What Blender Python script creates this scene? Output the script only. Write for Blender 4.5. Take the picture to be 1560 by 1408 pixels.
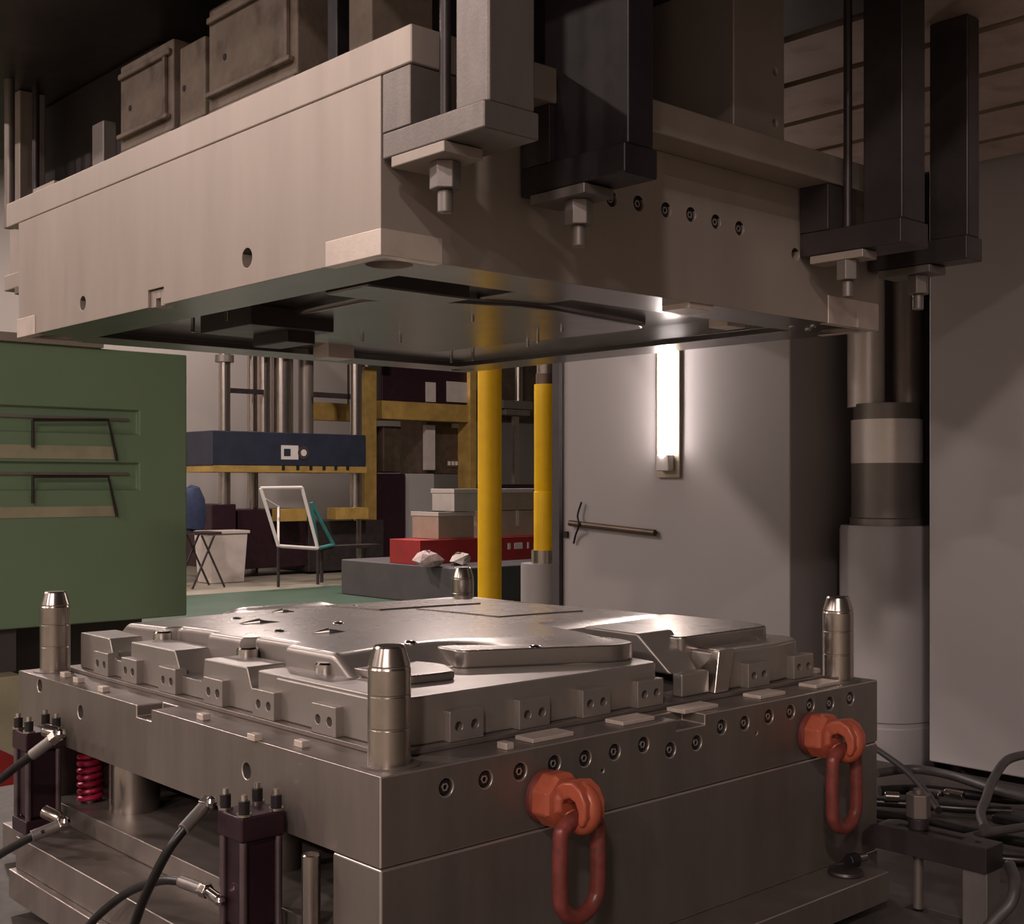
import bpy, bmesh, math, random
from mathutils import Vector
random.seed(7)
S = bpy.context.scene
COL = S.collection
pi = math.pi
for o in list(bpy.data.objects):
    bpy.data.objects.remove(o)

# ------------------------------------------------------------------ camera
H = 1.65                                   # camera height above the hall floor
A1, A2 = math.radians(47.75), math.radians(42.25)
FW = Vector((math.cos(A1), math.cos(A2), 0)).normalized()
RT = Vector((FW.y, -FW.x, 0))
CAM = Vector((0, 0, H)) - 1.8*FW + .1905*RT
cam = bpy.data.cameras.new('camera'); camo = bpy.data.objects.new('camera', cam); COL.objects.link(camo)
camo.location = CAM
camo.rotation_euler = (pi/2, 0, math.atan2(-FW.x, FW.y))
cam.sensor_fit = 'HORIZONTAL'; cam.sensor_width = 36; cam.lens = 36*1890/1560
cam.shift_y = 32/1560; cam.clip_start = .05; cam.clip_end = 200
S.camera = camo
S.view_settings.view_transform = 'Standard'; S.view_settings.look = 'None'
S.view_settings.gamma = 1; S.view_settings.use_curve_mapping = False
S.view_settings.exposure = 0.38

# ------------------------------------------------------------------ world
w = bpy.data.worlds.new('world'); S.world = w; w.use_nodes = True
w.node_tree.nodes['Background'].inputs[0].default_value = (.9, .75, .7, 1)
w.node_tree.nodes['Background'].inputs[1].default_value = .05

# ------------------------------------------------------------------ materials
MATS = {}
def mat(name, col, metal=0., rough=.5, var=.25, scale=6., bump=.0, streak=0., stain=None, spec=.5, rvar=.15, emit=None):
    m = bpy.data.materials.new(name); m.use_nodes = True; nt = m.node_tree; N = nt.nodes; L = nt.links
    b = N['Principled BSDF']
    b.inputs['Metallic'].default_value = metal; b.inputs['Specular IOR Level'].default_value = spec
    tc = N.new('ShaderNodeTexCoord'); mp = N.new('ShaderNodeMapping'); L.new(tc.outputs['Object'], mp.inputs[0])
    if streak: mp.inputs['Scale'].default_value = (1, 1, 1/streak)
    n = N.new('ShaderNodeTexNoise'); n.inputs['Scale'].default_value = scale; n.inputs['Detail'].default_value = 6
    n.inputs['Roughness'].default_value = .62
    L.new(mp.outputs[0], n.inputs[0])
    r = N.new('ShaderNodeValToRGB')
    r.color_ramp.elements[0].position = .3; r.color_ramp.elements[1].position = .72
    c = Vector(col)
    lo = c*(1-var); hi = Vector([min(1, v) for v in c*(1+var)])
    r.color_ramp.elements[0].color = (*lo, 1); r.color_ramp.elements[1].color = (*hi, 1)
    L.new(n.outputs[0], r.inputs[0])
    out = r.outputs[0]
    if stain:
        n2 = N.new('ShaderNodeTexNoise'); n2.inputs['Scale'].default_value = scale*2.3; n2.inputs['Detail'].default_value = 8
        L.new(tc.outputs['Object'], n2.inputs[0])
        rr = N.new('ShaderNodeValToRGB'); rr.color_ramp.elements[0].position = .52; rr.color_ramp.elements[1].position = .7
        L.new(n2.outputs[0], rr.inputs[0])
        mx = N.new('ShaderNodeMix'); mx.data_type = 'RGBA'
        L.new(rr.outputs[0], mx.inputs[0]); L.new(out, mx.inputs[6]); mx.inputs[7].default_value = (*stain, 1)
        out = mx.outputs[2]
    L.new(out, b.inputs['Base Color'])
    mr = N.new('ShaderNodeMapRange'); mr.inputs[3].default_value = max(.03, rough-rvar*rough); mr.inputs[4].default_value = min(1, rough+rvar*rough*1.5)
    n3 = N.new('ShaderNodeTexNoise'); n3.inputs['Scale'].default_value = scale*3; n3.inputs['Detail'].default_value = 4
    L.new(mp.outputs[0], n3.inputs[0]); L.new(n3.outputs[0], mr.inputs[0]); L.new(mr.outputs[0], b.inputs['Roughness'])
    if bump:
        bp = N.new('ShaderNodeBump'); bp.inputs['Strength'].default_value = bump; bp.inputs['Distance'].default_value = .004
        n4 = N.new('ShaderNodeTexNoise'); n4.inputs['Scale'].default_value = scale*10; n4.inputs['Detail'].default_value = 5
        L.new(tc.outputs['Object'], n4.inputs[0]); L.new(n4.outputs[0], bp.inputs['Height']); L.new(bp.outputs[0], b.inputs['Normal'])
    if emit:
        b.inputs['Emission Color'].default_value = (*emit[0], 1); b.inputs['Emission Strength'].default_value = emit[1]
    MATS[name] = m
    return m
mat('steel_light', (.40, .34, .295), .45, .48, .07, 9, .03, streak=6)
mat('steel_mid', (.22, .187, .165), .6, .40, .14, 14, .03, streak=7)
mat('steel_grey', (.23, .205, .19), .55, .42, .12, 12, .03, streak=3)
mat('steel_core', (.36, .325, .30), .88, .27, .03, 3, .0, rvar=.04)
mat('steel_lit_edge', (.62, .55, .50), .8, .32, .08, 12)  # machined chamfers, with the light they catch put into the pale colour
mat('table_steel', (.085, .072, .064), .35, .55, .15, 12, .03)
mat('lamp_plate', (.42, .36, .27), 0, .5, .1, 10)
mat('steel_wall', (.33, .295, .27), .6, .36, .06, 8)
mat('steel_bright', (.70, .60, .53), .45, .42, .1, 20, .05)
mat('steel_dark', (.055, .045, .045), .5, .38, .3, 8, .03)
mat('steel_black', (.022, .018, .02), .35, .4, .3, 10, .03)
mat('steel_clamp', (.19, .165, .15), .55, .45, .12, 20, .06, streak=3)
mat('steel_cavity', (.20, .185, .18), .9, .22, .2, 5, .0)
mat('chrome', (.62, .58, .55), 1., .15, .06, 10)
mat('worn_chrome', (.44, .39, .35), .95, .22, .12, 14)
mat('steel_lit_rod', (.85, .79, .75), .3, .3, .05, 14)  # near-white: bright reflections on the guide rod put into the colour
mat('hole_black', (.012, .01, .01), .2, .6, .2, 20)
mat('maroon_black', (.032, .012, .019), .25, .36, .25, 10)
mat('rod_mauve', (.20, .15, .16), .8, .35, .2, 10)
mat('orange_paint', (.42, .095, .05), .05, .36, .12, 30, .04)
mat('red_paint', (.22, .05, .04), .15, .36, .25, 25, .04, stain=(.13, .05, .045))
mat('spring_red', (.36, .012, .055), .2, .3, .2, 20)
mat('yellow_paint', (.92, .54, .003), 0, .38, .12, 5)
mat('yellow_old', (.36, .23, .06), 0, .5, .25, 5)
mat('green_paint', (.20, .30, .18), 0, .6, .06, 1.0)
mat('olive_paint', (.42, .39, .26), 0, .6, .2, 3)
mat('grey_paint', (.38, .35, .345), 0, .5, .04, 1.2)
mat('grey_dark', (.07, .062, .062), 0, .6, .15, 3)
mat('cast_brown', (.17, .13, .10), .2, .62, .3, 9, .25, stain=(.09, .065, .05))
mat('ram_steel', (.42, .32, .27), .3, .5, .15, 4, .06, streak=1, stain=(.30, .22, .18))
mat('rubber', (.010, .008, .008), 0, .33, .3, 20)
mat('rubber_grey', (.07, .062, .06), 0, .42, .2, 20)
mat('wall_paint', (.30, .27, .245), 0, .7, .06, .4)
mat('ceiling_dark', (.035, .03, .028), 0, .8, .2, .6)
mat('floor_beige', (.25, .225, .175), 0, .42, .12, .7, stain=(.20, .18, .14))
mat('floor_green', (.045, .085, .055), 0, .4, .15, .7)
mat('navy_paint', (.022, .026, .045), 0, .45, .2, 3)
mat('white_paint', (.62, .58, .55), 0, .45, .06, 4)
mat('teal_paint', (.03, .16, .15), 0, .5, .2, 4)
mat('carton', (.34, .25, .19), 0, .75, .12, 5)
mat('carton_pale', (.48, .42, .38), 0, .7, .1, 5)
mat('carton_red', (.30, .02, .02), 0, .5, .15, 5)
mat('cloth_blue', (.02, .03, .075), 0, .8, .3, 12, .3)
mat('plastic_film', (.40, .30, .28), 0, .3, .3, 20, .6)
mat('brown_steel', (.12, .085, .06), .5, .45, .3, 6)
mat('tube_glow', (.9, .85, .8), 0, .4, 0, 5, emit=((1, .88, .84), 22))
mat('lamp_glow', (.9, .9, .9), 0, .4, 0, 5, emit=((1, .93, .9), 12))

# ------------------------------------------------------------------ mesh builder
class MB:
    def __init__(s): s.v = []; s.f = []
    def add(s, vs, fs):
        k = len(s.v); s.v += [Vector(p) for p in vs]; s.f += [[i+k for i in f] for f in fs]; return s
    def box(s, a, b):
        x0, y0, z0 = [min(p, q) for p, q in zip(a, b)]; x1, y1, z1 = [max(p, q) for p, q in zip(a, b)]
        return s.add([(x0,y0,z0),(x1,y0,z0),(x1,y1,z0),(x0,y1,z0),(x0,y0,z1),(x1,y0,z1),(x1,y1,z1),(x0,y1,z1)],
                     [(0,3,2,1),(4,5,6,7),(0,1,5,4),(1,2,6,5),(2,3,7,6),(3,0,4,7)])
    def prism(s, poly, axis, lo, hi):
        def p3(p, h): return (h, p[0], p[1]) if axis == 0 else (p[0], h, p[1]) if axis == 1 else (p[0], p[1], h)
        n = len(poly)
        return s.add([p3(p, lo) for p in poly]+[p3(p, hi) for p in poly],
                     [tuple(range(n))[::-1], tuple(range(n, 2*n))]+[(i, (i+1) % n, n+(i+1) % n, n+i) for i in range(n)])
    def frames(s, d):
        d = Vector(d).normalized(); u = d.cross(Vector((0, 0, 1)))
        if u.length < .01: u = Vector((1, 0, 0))
        u.normalize(); return u, d.cross(u).normalized()
    def cyl(s, a, b, r0, r1=None, n=24, rot=0.):
        a, b = Vector(a), Vector(b); r1 = r0 if r1 is None else r1; u, v = s.frames(b-a)
        vs = [a+r0*(math.cos(t)*u+math.sin(t)*v) for t in [2*pi*i/n+rot for i in range(n)]]
        vs += [b+r1*(math.cos(t)*u+math.sin(t)*v) for t in [2*pi*i/n+rot for i in range(n)]]
        return s.add(vs, [tuple(range(n))[::-1], tuple(range(n, 2*n))]+[(i, (i+1) % n, n+(i+1) % n, n+i) for i in range(n)])
    def lathe(s, prof, c, axis=(0, 0, 1), n=28, rot=0.):
        c = Vector(c); ax = Vector(axis).normalized(); u, v = s.frames(ax); vs = []; fs = []
        for r, h in prof:
            for i in range(n):
                t = 2*pi*i/n+rot; vs.append(c+ax*h+r*(math.cos(t)*u+math.sin(t)*v))
        m = len(prof)
        for j in range(m-1):
            for i in range(n): fs.append((j*n+i, j*n+(i+1) % n, (j+1)*n+(i+1) % n, (j+1)*n+i))
        if prof[0][0] > 1e-6: fs.append(tuple(range(n))[::-1])
        if prof[-1][0] > 1e-6: fs.append(tuple(range((m-1)*n, m*n)))
        return s.add(vs, fs)
    def tube(s, pts, r, n=10, closed=False, sub=8):
        P = [Vector(p) for p in pts]; Q = []
        m = len(P)
        rng = range(m) if closed else range(m-1)
        for i in rng:
            g = (lambda k: P[k % m]) if closed else (lambda k: P[max(0, min(m-1, k))])
            p0, p1, p2, p3 = g(i-1), g(i), g(i+1), g(i+2)
            for k in range(sub):
                t = k/sub
                Q.append(.5*((2*p1)+(-p0+p2)*t+(2*p0-5*p1+4*p2-p3)*t*t+(-p0+3*p1-3*p2+p3)*t**3))
        if not closed: Q.append(P[-1])
        M = len(Q); vs = []; fs = []; u = None
        for i in range(M):
            d = (Q[(i+1) % M]-Q[i-1]) if closed else (Q[min(M-1, i+1)]-Q[max(0, i-1)])
            d.normalize()
            if u is None: u, _ = s.frames(d)
            else:
                u = (u-d*u.dot(d)); u.normalize()
            v = d.cross(u)
            for k in range(n):
                t = 2*pi*k/n; vs.append(Q[i]+r*(math.cos(t)*u+math.sin(t)*v))
        for i in range(M if closed else M-1):
            for k in range(n):
                a = i*n+k; b = i*n+(k+1) % n; j = (i+1) % M; fs.append((a, b, j*n+(k+1) % n, j*n+k))
        if not closed: fs += [tuple(range(n))[::-1], tuple(range((M-1)*n, M*n))]
        return s.add(vs, fs)
    def mesh(s, name, org=Vector((0, 0, 0)), smooth=True, ang=35):
        me = bpy.data.meshes.new(name); me.from_pydata([p-org for p in s.v], [], s.f)
        bm = bmesh.new(); bm.from_mesh(me); bmesh.ops.recalc_face_normals(bm, faces=bm.faces); bm.to_mesh(me); bm.free()
        if smooth:
            me.polygons.foreach_set('use_smooth', [True]*len(me.polygons)); me.set_sharp_from_angle(angle=math.radians(ang))
        return me
    def build(s, name, m, parent=None, bevel=0., seg=2, org=None, smooth=True, ang=35, edge=None):
        if org is None: org = ORG.get(parent.name, Vector()) if parent else base(s)
        me = s.mesh(name, org, smooth, ang); me.materials.append(MATS[m])
        if edge: me.materials.append(MATS[edge])
        o = bpy.data.objects.new(name, me); COL.objects.link(o)
        if parent: o.parent = parent
        else: o.location = org
        ORG[o.name] = org
        if bevel: bev(o, bevel, seg)
        if bevel and edge: o.modifiers['bevel'].material = 1
        return o
ORG = {}
def base(mb):
    xs = [p.x for p in mb.v]; ys = [p.y for p in mb.v]; zs = [p.z for p in mb.v]
    return Vector(((min(xs)+max(xs))/2, (min(ys)+max(ys))/2, min(zs)))
def bev(o, wd, seg=2):
    b = o.modifiers.new('bevel', 'BEVEL'); b.width = wd; b.segments = seg; b.limit_method = 'ANGLE'; b.angle_limit = math.radians(40)
    b.harden_normals = True
def V(x, y, z): return Vector((x, y, z+H))            # z relative to the camera height
def tag(o, label, cat, group=None):
    o['label'] = label; o['category'] = cat
    if group: o['group'] = group
    return o
def struct(o): o['kind'] = 'structure'; return o
def thing(name, loc, label, cat, group=None):
    o = bpy.data.objects.new(name, None); COL.objects.link(o); o.location = loc; o.empty_display_size = .1
    ORG[o.name] = Vector(loc); return tag(o, label, cat, group)
def copy_tree(o, off, label=None, group=None, parent=None):
    c = o.copy(); COL.objects.link(c); ORG[c.name] = ORG[o.name]+Vector(off)
    c.parent = parent
    if parent is None: c.location = o.location+Vector(off)
    if label: c['label'] = label
    if group: c['group'] = group
    for ch in list(o.children): copy_tree(ch, off, parent=c)
    return c
def child_copy(o, off):                                # a repeat of a part beside the first
    c = o.copy(); COL.objects.link(c); c.parent = o.parent; c.location = o.location+Vector(off); ORG[c.name] = ORG[o.name]
    for ch in list(o.children): copy_tree(ch, off, parent=c)
    return c
def cut(o, cutter):                                    # bore real holes
    me = cutter.mesh('cutter', ORG[o.name], False); c = bpy.data.objects.new('cutter', me); COL.objects.link(c)
    c.location = o.location; c.parent = o.parent
    keep = list(o.modifiers); 
    for k in keep: k.show_viewport = False
    b = o.modifiers.new('bore', 'BOOLEAN'); b.operation = 'DIFFERENCE'; b.solver = 'EXACT'; b.object = c
    bpy.context.view_layer.update()
    dg = bpy.context.evaluated_depsgraph_get(); ev = o.evaluated_get(dg)
    nm = bpy.data.meshes.new_from_object(ev); old = o.data; nm.name = old.name
    o.modifiers.remove(b); o.data = nm
    for k in keep: k.show_viewport = True
    nm.polygons.foreach_set('use_smooth', [True]*len(nm.polygons)); nm.set_sharp_from_angle(angle=math.radians(35))
    bpy.data.objects.remove(c); return o
def floor_pt(px, py, z):                               # where a sight line of the photo meets the level z
    d = z*1890/(736-py); p = CAM+FW*d+RT*((px-780)/1890*d); return Vector((p.x, p.y, z+H))
def on_y(px, py, Y):
    r = (px-780)/1890; d = (Y-CAM.y)/(FW.y+r*RT.y); return Vector((CAM.x+d*(FW.x+r*RT.x), Y, H+d*(736-py)/1890))
def on_x(px, py, X):
    r = (px-780)/1890; d = (X-CAM.x)/(FW.x+r*RT.x); return Vector((X, CAM.y+d*(FW.y+r*RT.y), H+d*(736-py)/1890))

# ------------------------------------------------------------------ hall
HX0, HX1, HY0, HY1, HZ = -16, 24, -11, 21.5, 8.5
struct(MB().box((HX0, HY0, -.2), (HX1, HY1, 0)).build('floor', 'floor_beige'))
struct(MB().box((HX0, HY0, HZ), (HX1, HY1, HZ+.2)).build('ceiling', 'ceiling_dark'))
struct(MB().box((HX0, HY1, 0), (HX1, HY1+.2, HZ)).build('wall_back', 'wall_paint'))
struct(MB().box((HX0, HY0-.2, 0), (HX1, HY0, HZ)).build('wall_front', 'wall_paint'))
struct(MB().box((HX0-.2, HY0, 0), (HX0, HY1, HZ)).build('wall_left', 'wall_paint'))
struct(MB().box((HX1, HY0, 0), (HX1+.2, HY1, HZ)).build('wall_right', 'wall_paint'))
struct(MB().box((HX0, 7.5, .0005), (HX1, 15.2, .004)).build('trim_1', 'floor_green'))
# high bay lamps under the roof
LAMP = 330
lamp_xy = [(-11, -5), (-11, 1), (-11, 7), (-11, 13), (-4.5, 7), (-4.5, 13), (3, 12), (10, 12), (3, 18), (10, 18), (-11, -9), (-6.5, -5.5)]
lroot = None
for i, (x, y) in enumerate(lamp_xy):
    if lroot is None:
        lroot = thing('high_bay_lamp', (x, y, HZ-1.2), 'round high bay lamp hanging under the hall roof', 'lamp', 'high bay lamps under the hall roof')
        MB().lathe([(.03, 1.2), (.03, .5), (.12, .48), (.14, .3), (.34, .06), (.34, .0), (.32, .0), (.32, .05), (.1, .27), (0.0, .27)], (x, y, HZ-1.2)).build('housing', 'steel_dark', lroot)
        MB().cyl((x, y, HZ-1.2+.02), (x, y, HZ-1.2+.035), .30).build('diffuser', 'lamp_glow', lroot)
    else:
        copy_tree(lroot, (x-lamp_xy[0][0], y-lamp_xy[0][1], 0))
    ld = bpy.data.lights.new('high_bay_light', 'AREA'); ld.shape = 'DISK'; ld.size = .6; ld.energy = LAMP; ld.color = (1, .83, .775)
    lo = bpy.data.objects.new('high_bay_light', ld); COL.objects.link(lo); lo.location = (x, y, HZ-1.22)

# ------------------------------------------------------------------ press: table, uprights, ram, guide cylinder
TZ = -.88
pt = thing('press_table', (.9, .7, 0), 'heavy steel press table carrying the lower mould half', 'press table')
tb = MB().box(V(-1.0, -.75, TZ-.25), V(2.44, 2.2, TZ)).build('table_top', 'table_steel', pt, .004)
cut(tb, MB().box(V(1.0, -.8, TZ-.04), V(1.032, -.14, TZ+.02)).box(V(1.262, -.8, TZ-.04), V(1.298, -.10, TZ+.02)).box(V(1.7, -.8, TZ-.04), V(1.73, 2.3, TZ+.02)))
MB().box((-.85, -.6, 0), (2.3, 2.05, H+TZ-.25)).build('pedestal', 'grey_dark', pt)

u1 = thing('press_upright', (2.8, 1.6, 0), 'grey painted press upright carrying the glowing tube lamp', 'press frame')
MB().box((2.46, 1.02, 0), (3.3, 2.12, 3.6)).build('upright_box', 'grey_paint', u1, .006)
MB().box((2.44, 2.12, .0), (2.52, 2.16, 3.6)).build('edge_trim', 'grey_dark', u1)
mb = MB().box(on_y(0, 0, 0)*0+Vector((2.452, 2.085, 1.43)), (2.459, 2.11, 1.455)); mb.build('small_plate', 'hole_black', u1)
u2 = thing('press_upright', (2.8, 0, 0), 'grey painted press upright beside the chrome guide cylinder', 'press frame')
MB().box((2.46, -1.2, H-.86), (3.3, .51, 3.6)).build('upright_box', 'grey_paint', u2, .006)
MB().box((2.55, -1.1, 0), (3.25, .45, H-.86)).build('foot', 'grey_dark', u2)
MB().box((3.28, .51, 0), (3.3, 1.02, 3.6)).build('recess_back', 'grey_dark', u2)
# rod stuck on the upright, thin wire
p = on_x(868, 797, 2.446); q = on_x(998, 812, 2.446)
tag(MB().cyl(p, q, .012, n=12).build('steel_bar', 'brown_steel'), 'rusty brown bar fixed slantwise across the grey upright', 'bar')
tag(MB().tube([on_x(886, 765, 2.445), on_x(880, 785, 2.44), on_x(882, 800, 2.43), on_x(877, 815, 2.445), on_x(874, 828, 2.45)], .004, 8).build('wire', 'rubber'), 'thin black wire dangling on the grey upright', 'wire')

# ram with tee slots in its underside
RZ = .95
slots = [1.41, 1.685, 1.96, 2.225]
sw = .016
prof = [(1.17, RZ+.5), (1.17, RZ)]
for sx in slots:
    prof += [(sx-sw, RZ), (sx-sw, RZ+.03), (sx-sw-.016, RZ+.03), (sx-sw-.016, RZ+.055), (sx+sw+.016, RZ+.055), (sx+sw+.016, RZ+.03), (sx+sw, RZ+.03), (sx+sw, RZ)]
prof += [(2.415, RZ), (2.415, RZ+.5)]
ram = thing('press_ram', V(1, .7, RZ), 'heavy press ram with tee slots across its rusty underside', 'press ram')
MB().prism([(a, b+H) for a, b in prof], 1, -.46, 2.25).build('ram_plate', 'ram_steel', ram, smooth=False)
MB().box(V(-.24, -.46, RZ), V(1.14, 2.25, RZ+.5)).build('adapter_plate', 'steel_dark', ram, .004)
MB().box(V(1.14, -.45, RZ+.05), V(1.17, 2.24, RZ+.5)).build('joint_strip', 'steel_black', ram)

# guide cylinder in the gap between uprights
GX, GY = 2.70, .80
gc = thing('guide_cylinder', (GX, GY, 0), 'tall grey guide cylinder with a shiny chrome rod', 'cylinder')
zz = lambda py, d=4.20: H+(736-py)*d/1890
MB().lathe([(.155, 0), (.155, zz(1100)), (.15, zz(1098)), (.15, zz(1092)), (.155, zz(1090)), (.155, zz(806)), (.15, zz(800)), (.0, zz(800))], (GX, GY, 0), n=48).build('barrel', 'grey_paint', gc)
MB().lathe([(.122, zz(802)), (.122, zz(790)), (.116, zz(788)), (.116, zz(705))], (GX, GY, 0), n=48).build('rod_lower', 'steel_grey', gc)
MB().lathe([(.117, zz(706)), (.117, zz(640))], (GX, GY, 0), n=48).build('lit_collar', 'steel_lit_rod', gc)  # band of the rod whose bright reflection is painted as pale steel
MB().lathe([(.110, zz(640)), (.110, zz(616))], (GX, GY, 0), n=48).build('rod_neck', 'steel_grey', gc)
MB().lathe([(.062, zz(620)), (.062, 3.2)], (GX-.03, GY+.06, 0), n=40).build('rod_upper', 'steel_lit_rod', gc)
MB().lathe([(.05, zz(620)), (.05, 3.2)], (GX+.05, GY-.05, 0), n=40).build('rod_upper', 'steel_mid', gc)

# tube lamp on the upright
lp = thing('tube_lamp', on_x(1018, 725, 2.45), 'glowing vertical fluorescent tube lamp on the grey upright', 'lamp')
a = on_x(1018, 728, 2.45)
MB().box((2.448, a.y-.055, a.z), (2.459, a.y+.055, a.z+.90)).build('backing_plate', 'lamp_plate', lp, .002)
MB().box((2.415, a.y-.03, a.z+.025), (2.448, a.y+.03, a.z+.085)).build('socket', 'white_paint', lp, .004)
MB().box((2.415, a.y-.03, a.z+.82), (2.448, a.y+.03, a.z+.88)).build('socket', 'white_paint', lp, .004)
MB().cyl((2.425, a.y, a.z+.085), (2.425, a.y, a.z+.82), .019, n=20).build('tube', 'tube_glow', lp)

# ------------------------------------------------------------------ lower mould half
PT = -.4276                                            # top of the core plate
LM = thing('lower_mould', V(.66, .69, -.855), 'lower half of a big steel injection mould with raised polished core', 'mould')
LX, LY = 1.33, 1.39
PB = PT-.1333
plate = MB().box(V(0, 0, PB), V(LX, LY, PT)).build('core_plate', 'steel_mid', LM, .0022, 1, edge='steel_lit_edge')
holes = [(680,1200),(740,1188),(793,1176),(845,1164),(892,1156),(937,1146),(981,1135),(1022,1143),(1062,1132),(1100,1108),(1135,1102),(1172,1092),(1205,1085),(1235,1075),(1265,1072),(1296,1064)]
hp = [on_y(x, y, 0) for x, y in holes]
c = MB()
for p in hp: c.cyl(p+Vector((0, -.02, 0)), p+Vector((0, .022, 0)), .0134, n=20)
lh = [on_x(122, 1085, 0), on_x(375, 1175, 0), on_x(60, 1045, 0)]
for p in lh: c.cyl(p+Vector((-.02, 0, 0)), p+Vector((.05, 0, 0)), .0135, n=20)
for x, y, r in ((320/2.7+800, 820/2.785+880, .003), (1153, 1117, .003)):
    p = on_y(x, y, 0); c.cyl(p+Vector((0, -.02, 0)), p+Vector((0, .02, 0)), r, n=10)
# pry slots milled into the top edge, on the left and the right face
c.box(V(-.02, .73, PT-.022), V(.055, .79, PT+.02)); c.box(V(.66, -.02, PT-.02), V(.74, .055, PT+.02))
cut(plate, c)
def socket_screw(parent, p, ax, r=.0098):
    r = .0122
    o = MB().lathe([(.0042, -.004), (.0042, .004), (r-.0012, .004), (r, .0028), (r, -.012), (.0, -.012), (.0, -.004)], p, ax, n=18).build('socket_screw', 'steel_black', parent)  # black oxide head; the counterbore shade is put into its colour too
    MB().lathe([(.0042, .003), (.0042, .0052), (.0066, .0052), (.0066, .003)], p, ax, n=6).build('hex_lit_ring', 'steel_lit_edge', o)  # bright ring paints the light inside the socket
    return o
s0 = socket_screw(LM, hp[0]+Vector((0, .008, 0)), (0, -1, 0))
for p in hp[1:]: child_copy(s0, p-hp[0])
# spacer rails, back rail, ejector plates, base plate
MB().box(V(0, 0, -.795), V(LX, .125, PB-.0015)).build('spacer_rail', 'steel_mid', LM, .0038, 1, edge='steel_lit_edge')
MB().box(V(0, LY-.125, -.795), V(LX, LY, PB-.0015)).build('spacer_rail', 'steel_mid', LM, .003)
MB().prism([(-.118, -.10), (1.21, -.10), (1.21, 0), (1.33, 0), (1.33, 1.49), (0, 1.49), (0, 1.13), (-.118, 1.13)], 2, H-.855, H-.795).build('base_plate', 'steel_mid', LM, .002, 1, edge='steel_lit_edge')
MB().box(V(-.104, .14, -.7945), V(1.30, 1.13, -.73)).build('ejector_plate', 'steel_mid', LM, .002, 1, edge='steel_lit_edge')
MB().box(V(.005, .14, -.7295), V(1.28, 1.22, -.687)).build('ejector_retainer', 'steel_mid', LM, .003)
MB().box(V(.35, .16, -.6865), V(.98, 1.2, PB)).build('core_back', 'steel_dark', LM)
def spring(c0, c1, r, wr, turns):
    n = int(turns*14); pts = [Vector((c0.x+r*math.cos(2*pi*turns*i/n), c0.y+r*math.sin(2*pi*turns*i/n), c0.z+(c1.z-c0.z)*i/n)) for i in range(n+1)]
    return MB().tube(pts, wr, 8, sub=2)
sp = on_x(131, 1200, .05)
spring(Vector((.055, sp.y-.01, H-.684)), Vector((.055, sp.y-.01, H+PB-.004)), .022, .0062, 8).build('return_spring', 'spring_red', LM)
MB().cyl((.055, sp.y-.01, H-.687), (.055, sp.y-.01, H+PB), .012).build('spring_pin', 'steel_mid', LM)
sp2 = on_x(205, 1200, .10)
MB().cyl(V(.10, sp2.y, -.687), V(.10, sp2.y, PB), .052, n=40).build('support_pillar', 'worn_chrome', LM)
MB().cyl(V(.12, .46, -.687), V(.12, .46, PB), .035, n=32).build('support_pillar', 'steel_mid', LM)
pp = on_x(485, 1305, -.02)
MB().lathe([(.0145, 0), (.0145, pp.z-(H-.7295)-.002), (.0125, pp.z-(H-.7295))], (-.02, pp.y+.02, H-.7295), n=24).build('return_pin', 'worn_chrome', LM)
# guide pins
gp = None
for (x, y) in ((.06, .06), (1.27, .06), (.06, 1.33), (1.27, 1.33)):
    if gp is None:
        gp = MB().lathe([(.033, 0), (.033, .055), (.0325, .056), (.0325, .058), (.033, .059), (.033, .105), (.0325, .106), (.0325, .108), (.033, .109), (.033, .146), (.0318, .149), (.0318, .151), (.0325, .152), (.0245, .178), (.0225, .181), (0, .181)], V(x, y, PT), n=40).build('guide_pin', 'worn_chrome', LM, ang=10)
        gc_ = MB().lathe([(.034, 0), (.047, 0), (.047, .0025), (.0335, .0025)], V(x, y, PT), n=32).build('guide_collar', 'steel_mid', LM)
        g0 = (x, y)
    else:
        child_copy(gp, (x-g0[0], y-g0[1], 0)); child_copy(gc_, (x-g0[0], y-g0[1], 0))
# core: base flange, side wall with notches, shoulder, domed body, steps
CO = MB().prism([(.115, .082), (1.255, .082), (1.255, 1.30), (.082, 1.30), (.082, .115)], 2, H+PT, H+PT+.009).build('core_flange', 'steel_mid', LM, .002)
W = [(1.285, .009), (1.285, .088), (1.133, .088), (1.118, .056), (1.095, .046), (1.045, .044), (1.030, .05), (1.027, .091), (.831, .092), (.806, .050), (.795, .045), (.725, .044), (.716, .05), (.71, .089), (.551, .090), (.536, .056), (.525, .050), (.462, .048), (.453, .055), (.45, .082), (.135, .082), (.135, .009)]
MB().prism([(a, b+H+PT) for a, b in W][::-1], 0, .10, .185).build('core_side_wall', 'steel_wall', LM, .0035, 3)
sh = [(.105, .128), (.112, .112), (.128, .105), (.15, .10), (.71, .10), (.722, .105), (.755, .30), (.74, .52), (.105, .52)]
MB().prism(sh, 2, H+PT+.009, H+PT+.0875).build('core_shoulder', 'steel_wall', LM, .004, 3)
def rounded(poly, r=.03, k=5, step=.05):
    out = []; n = len(poly)
    for i in range(n):
        a, b, c_ = Vector(poly[i-1]), Vector(poly[i]), Vector(poly[(i+1) % n])
        rr = min(r, (a-b).length*.45, (c_-b).length*.45)
        p = b+(a-b).normalized()*rr; q = b+(c_-b).normalized()*rr
        if out:
            s_ = Vector(out[-1]); L_ = (p-s_).length; m = int(L_/step)
            for j in range(1, m): out.append(tuple(s_.lerp(p, j/m)))
        for j in range(k+1):
            t = j/k; out.append(tuple(p*(1-t)**2+2*b*t*(1-t)+q*t*t))
    return out
ss = lambda t: (lambda c: c*c*(3-2*c))(max(0., min(1., t)))
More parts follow.
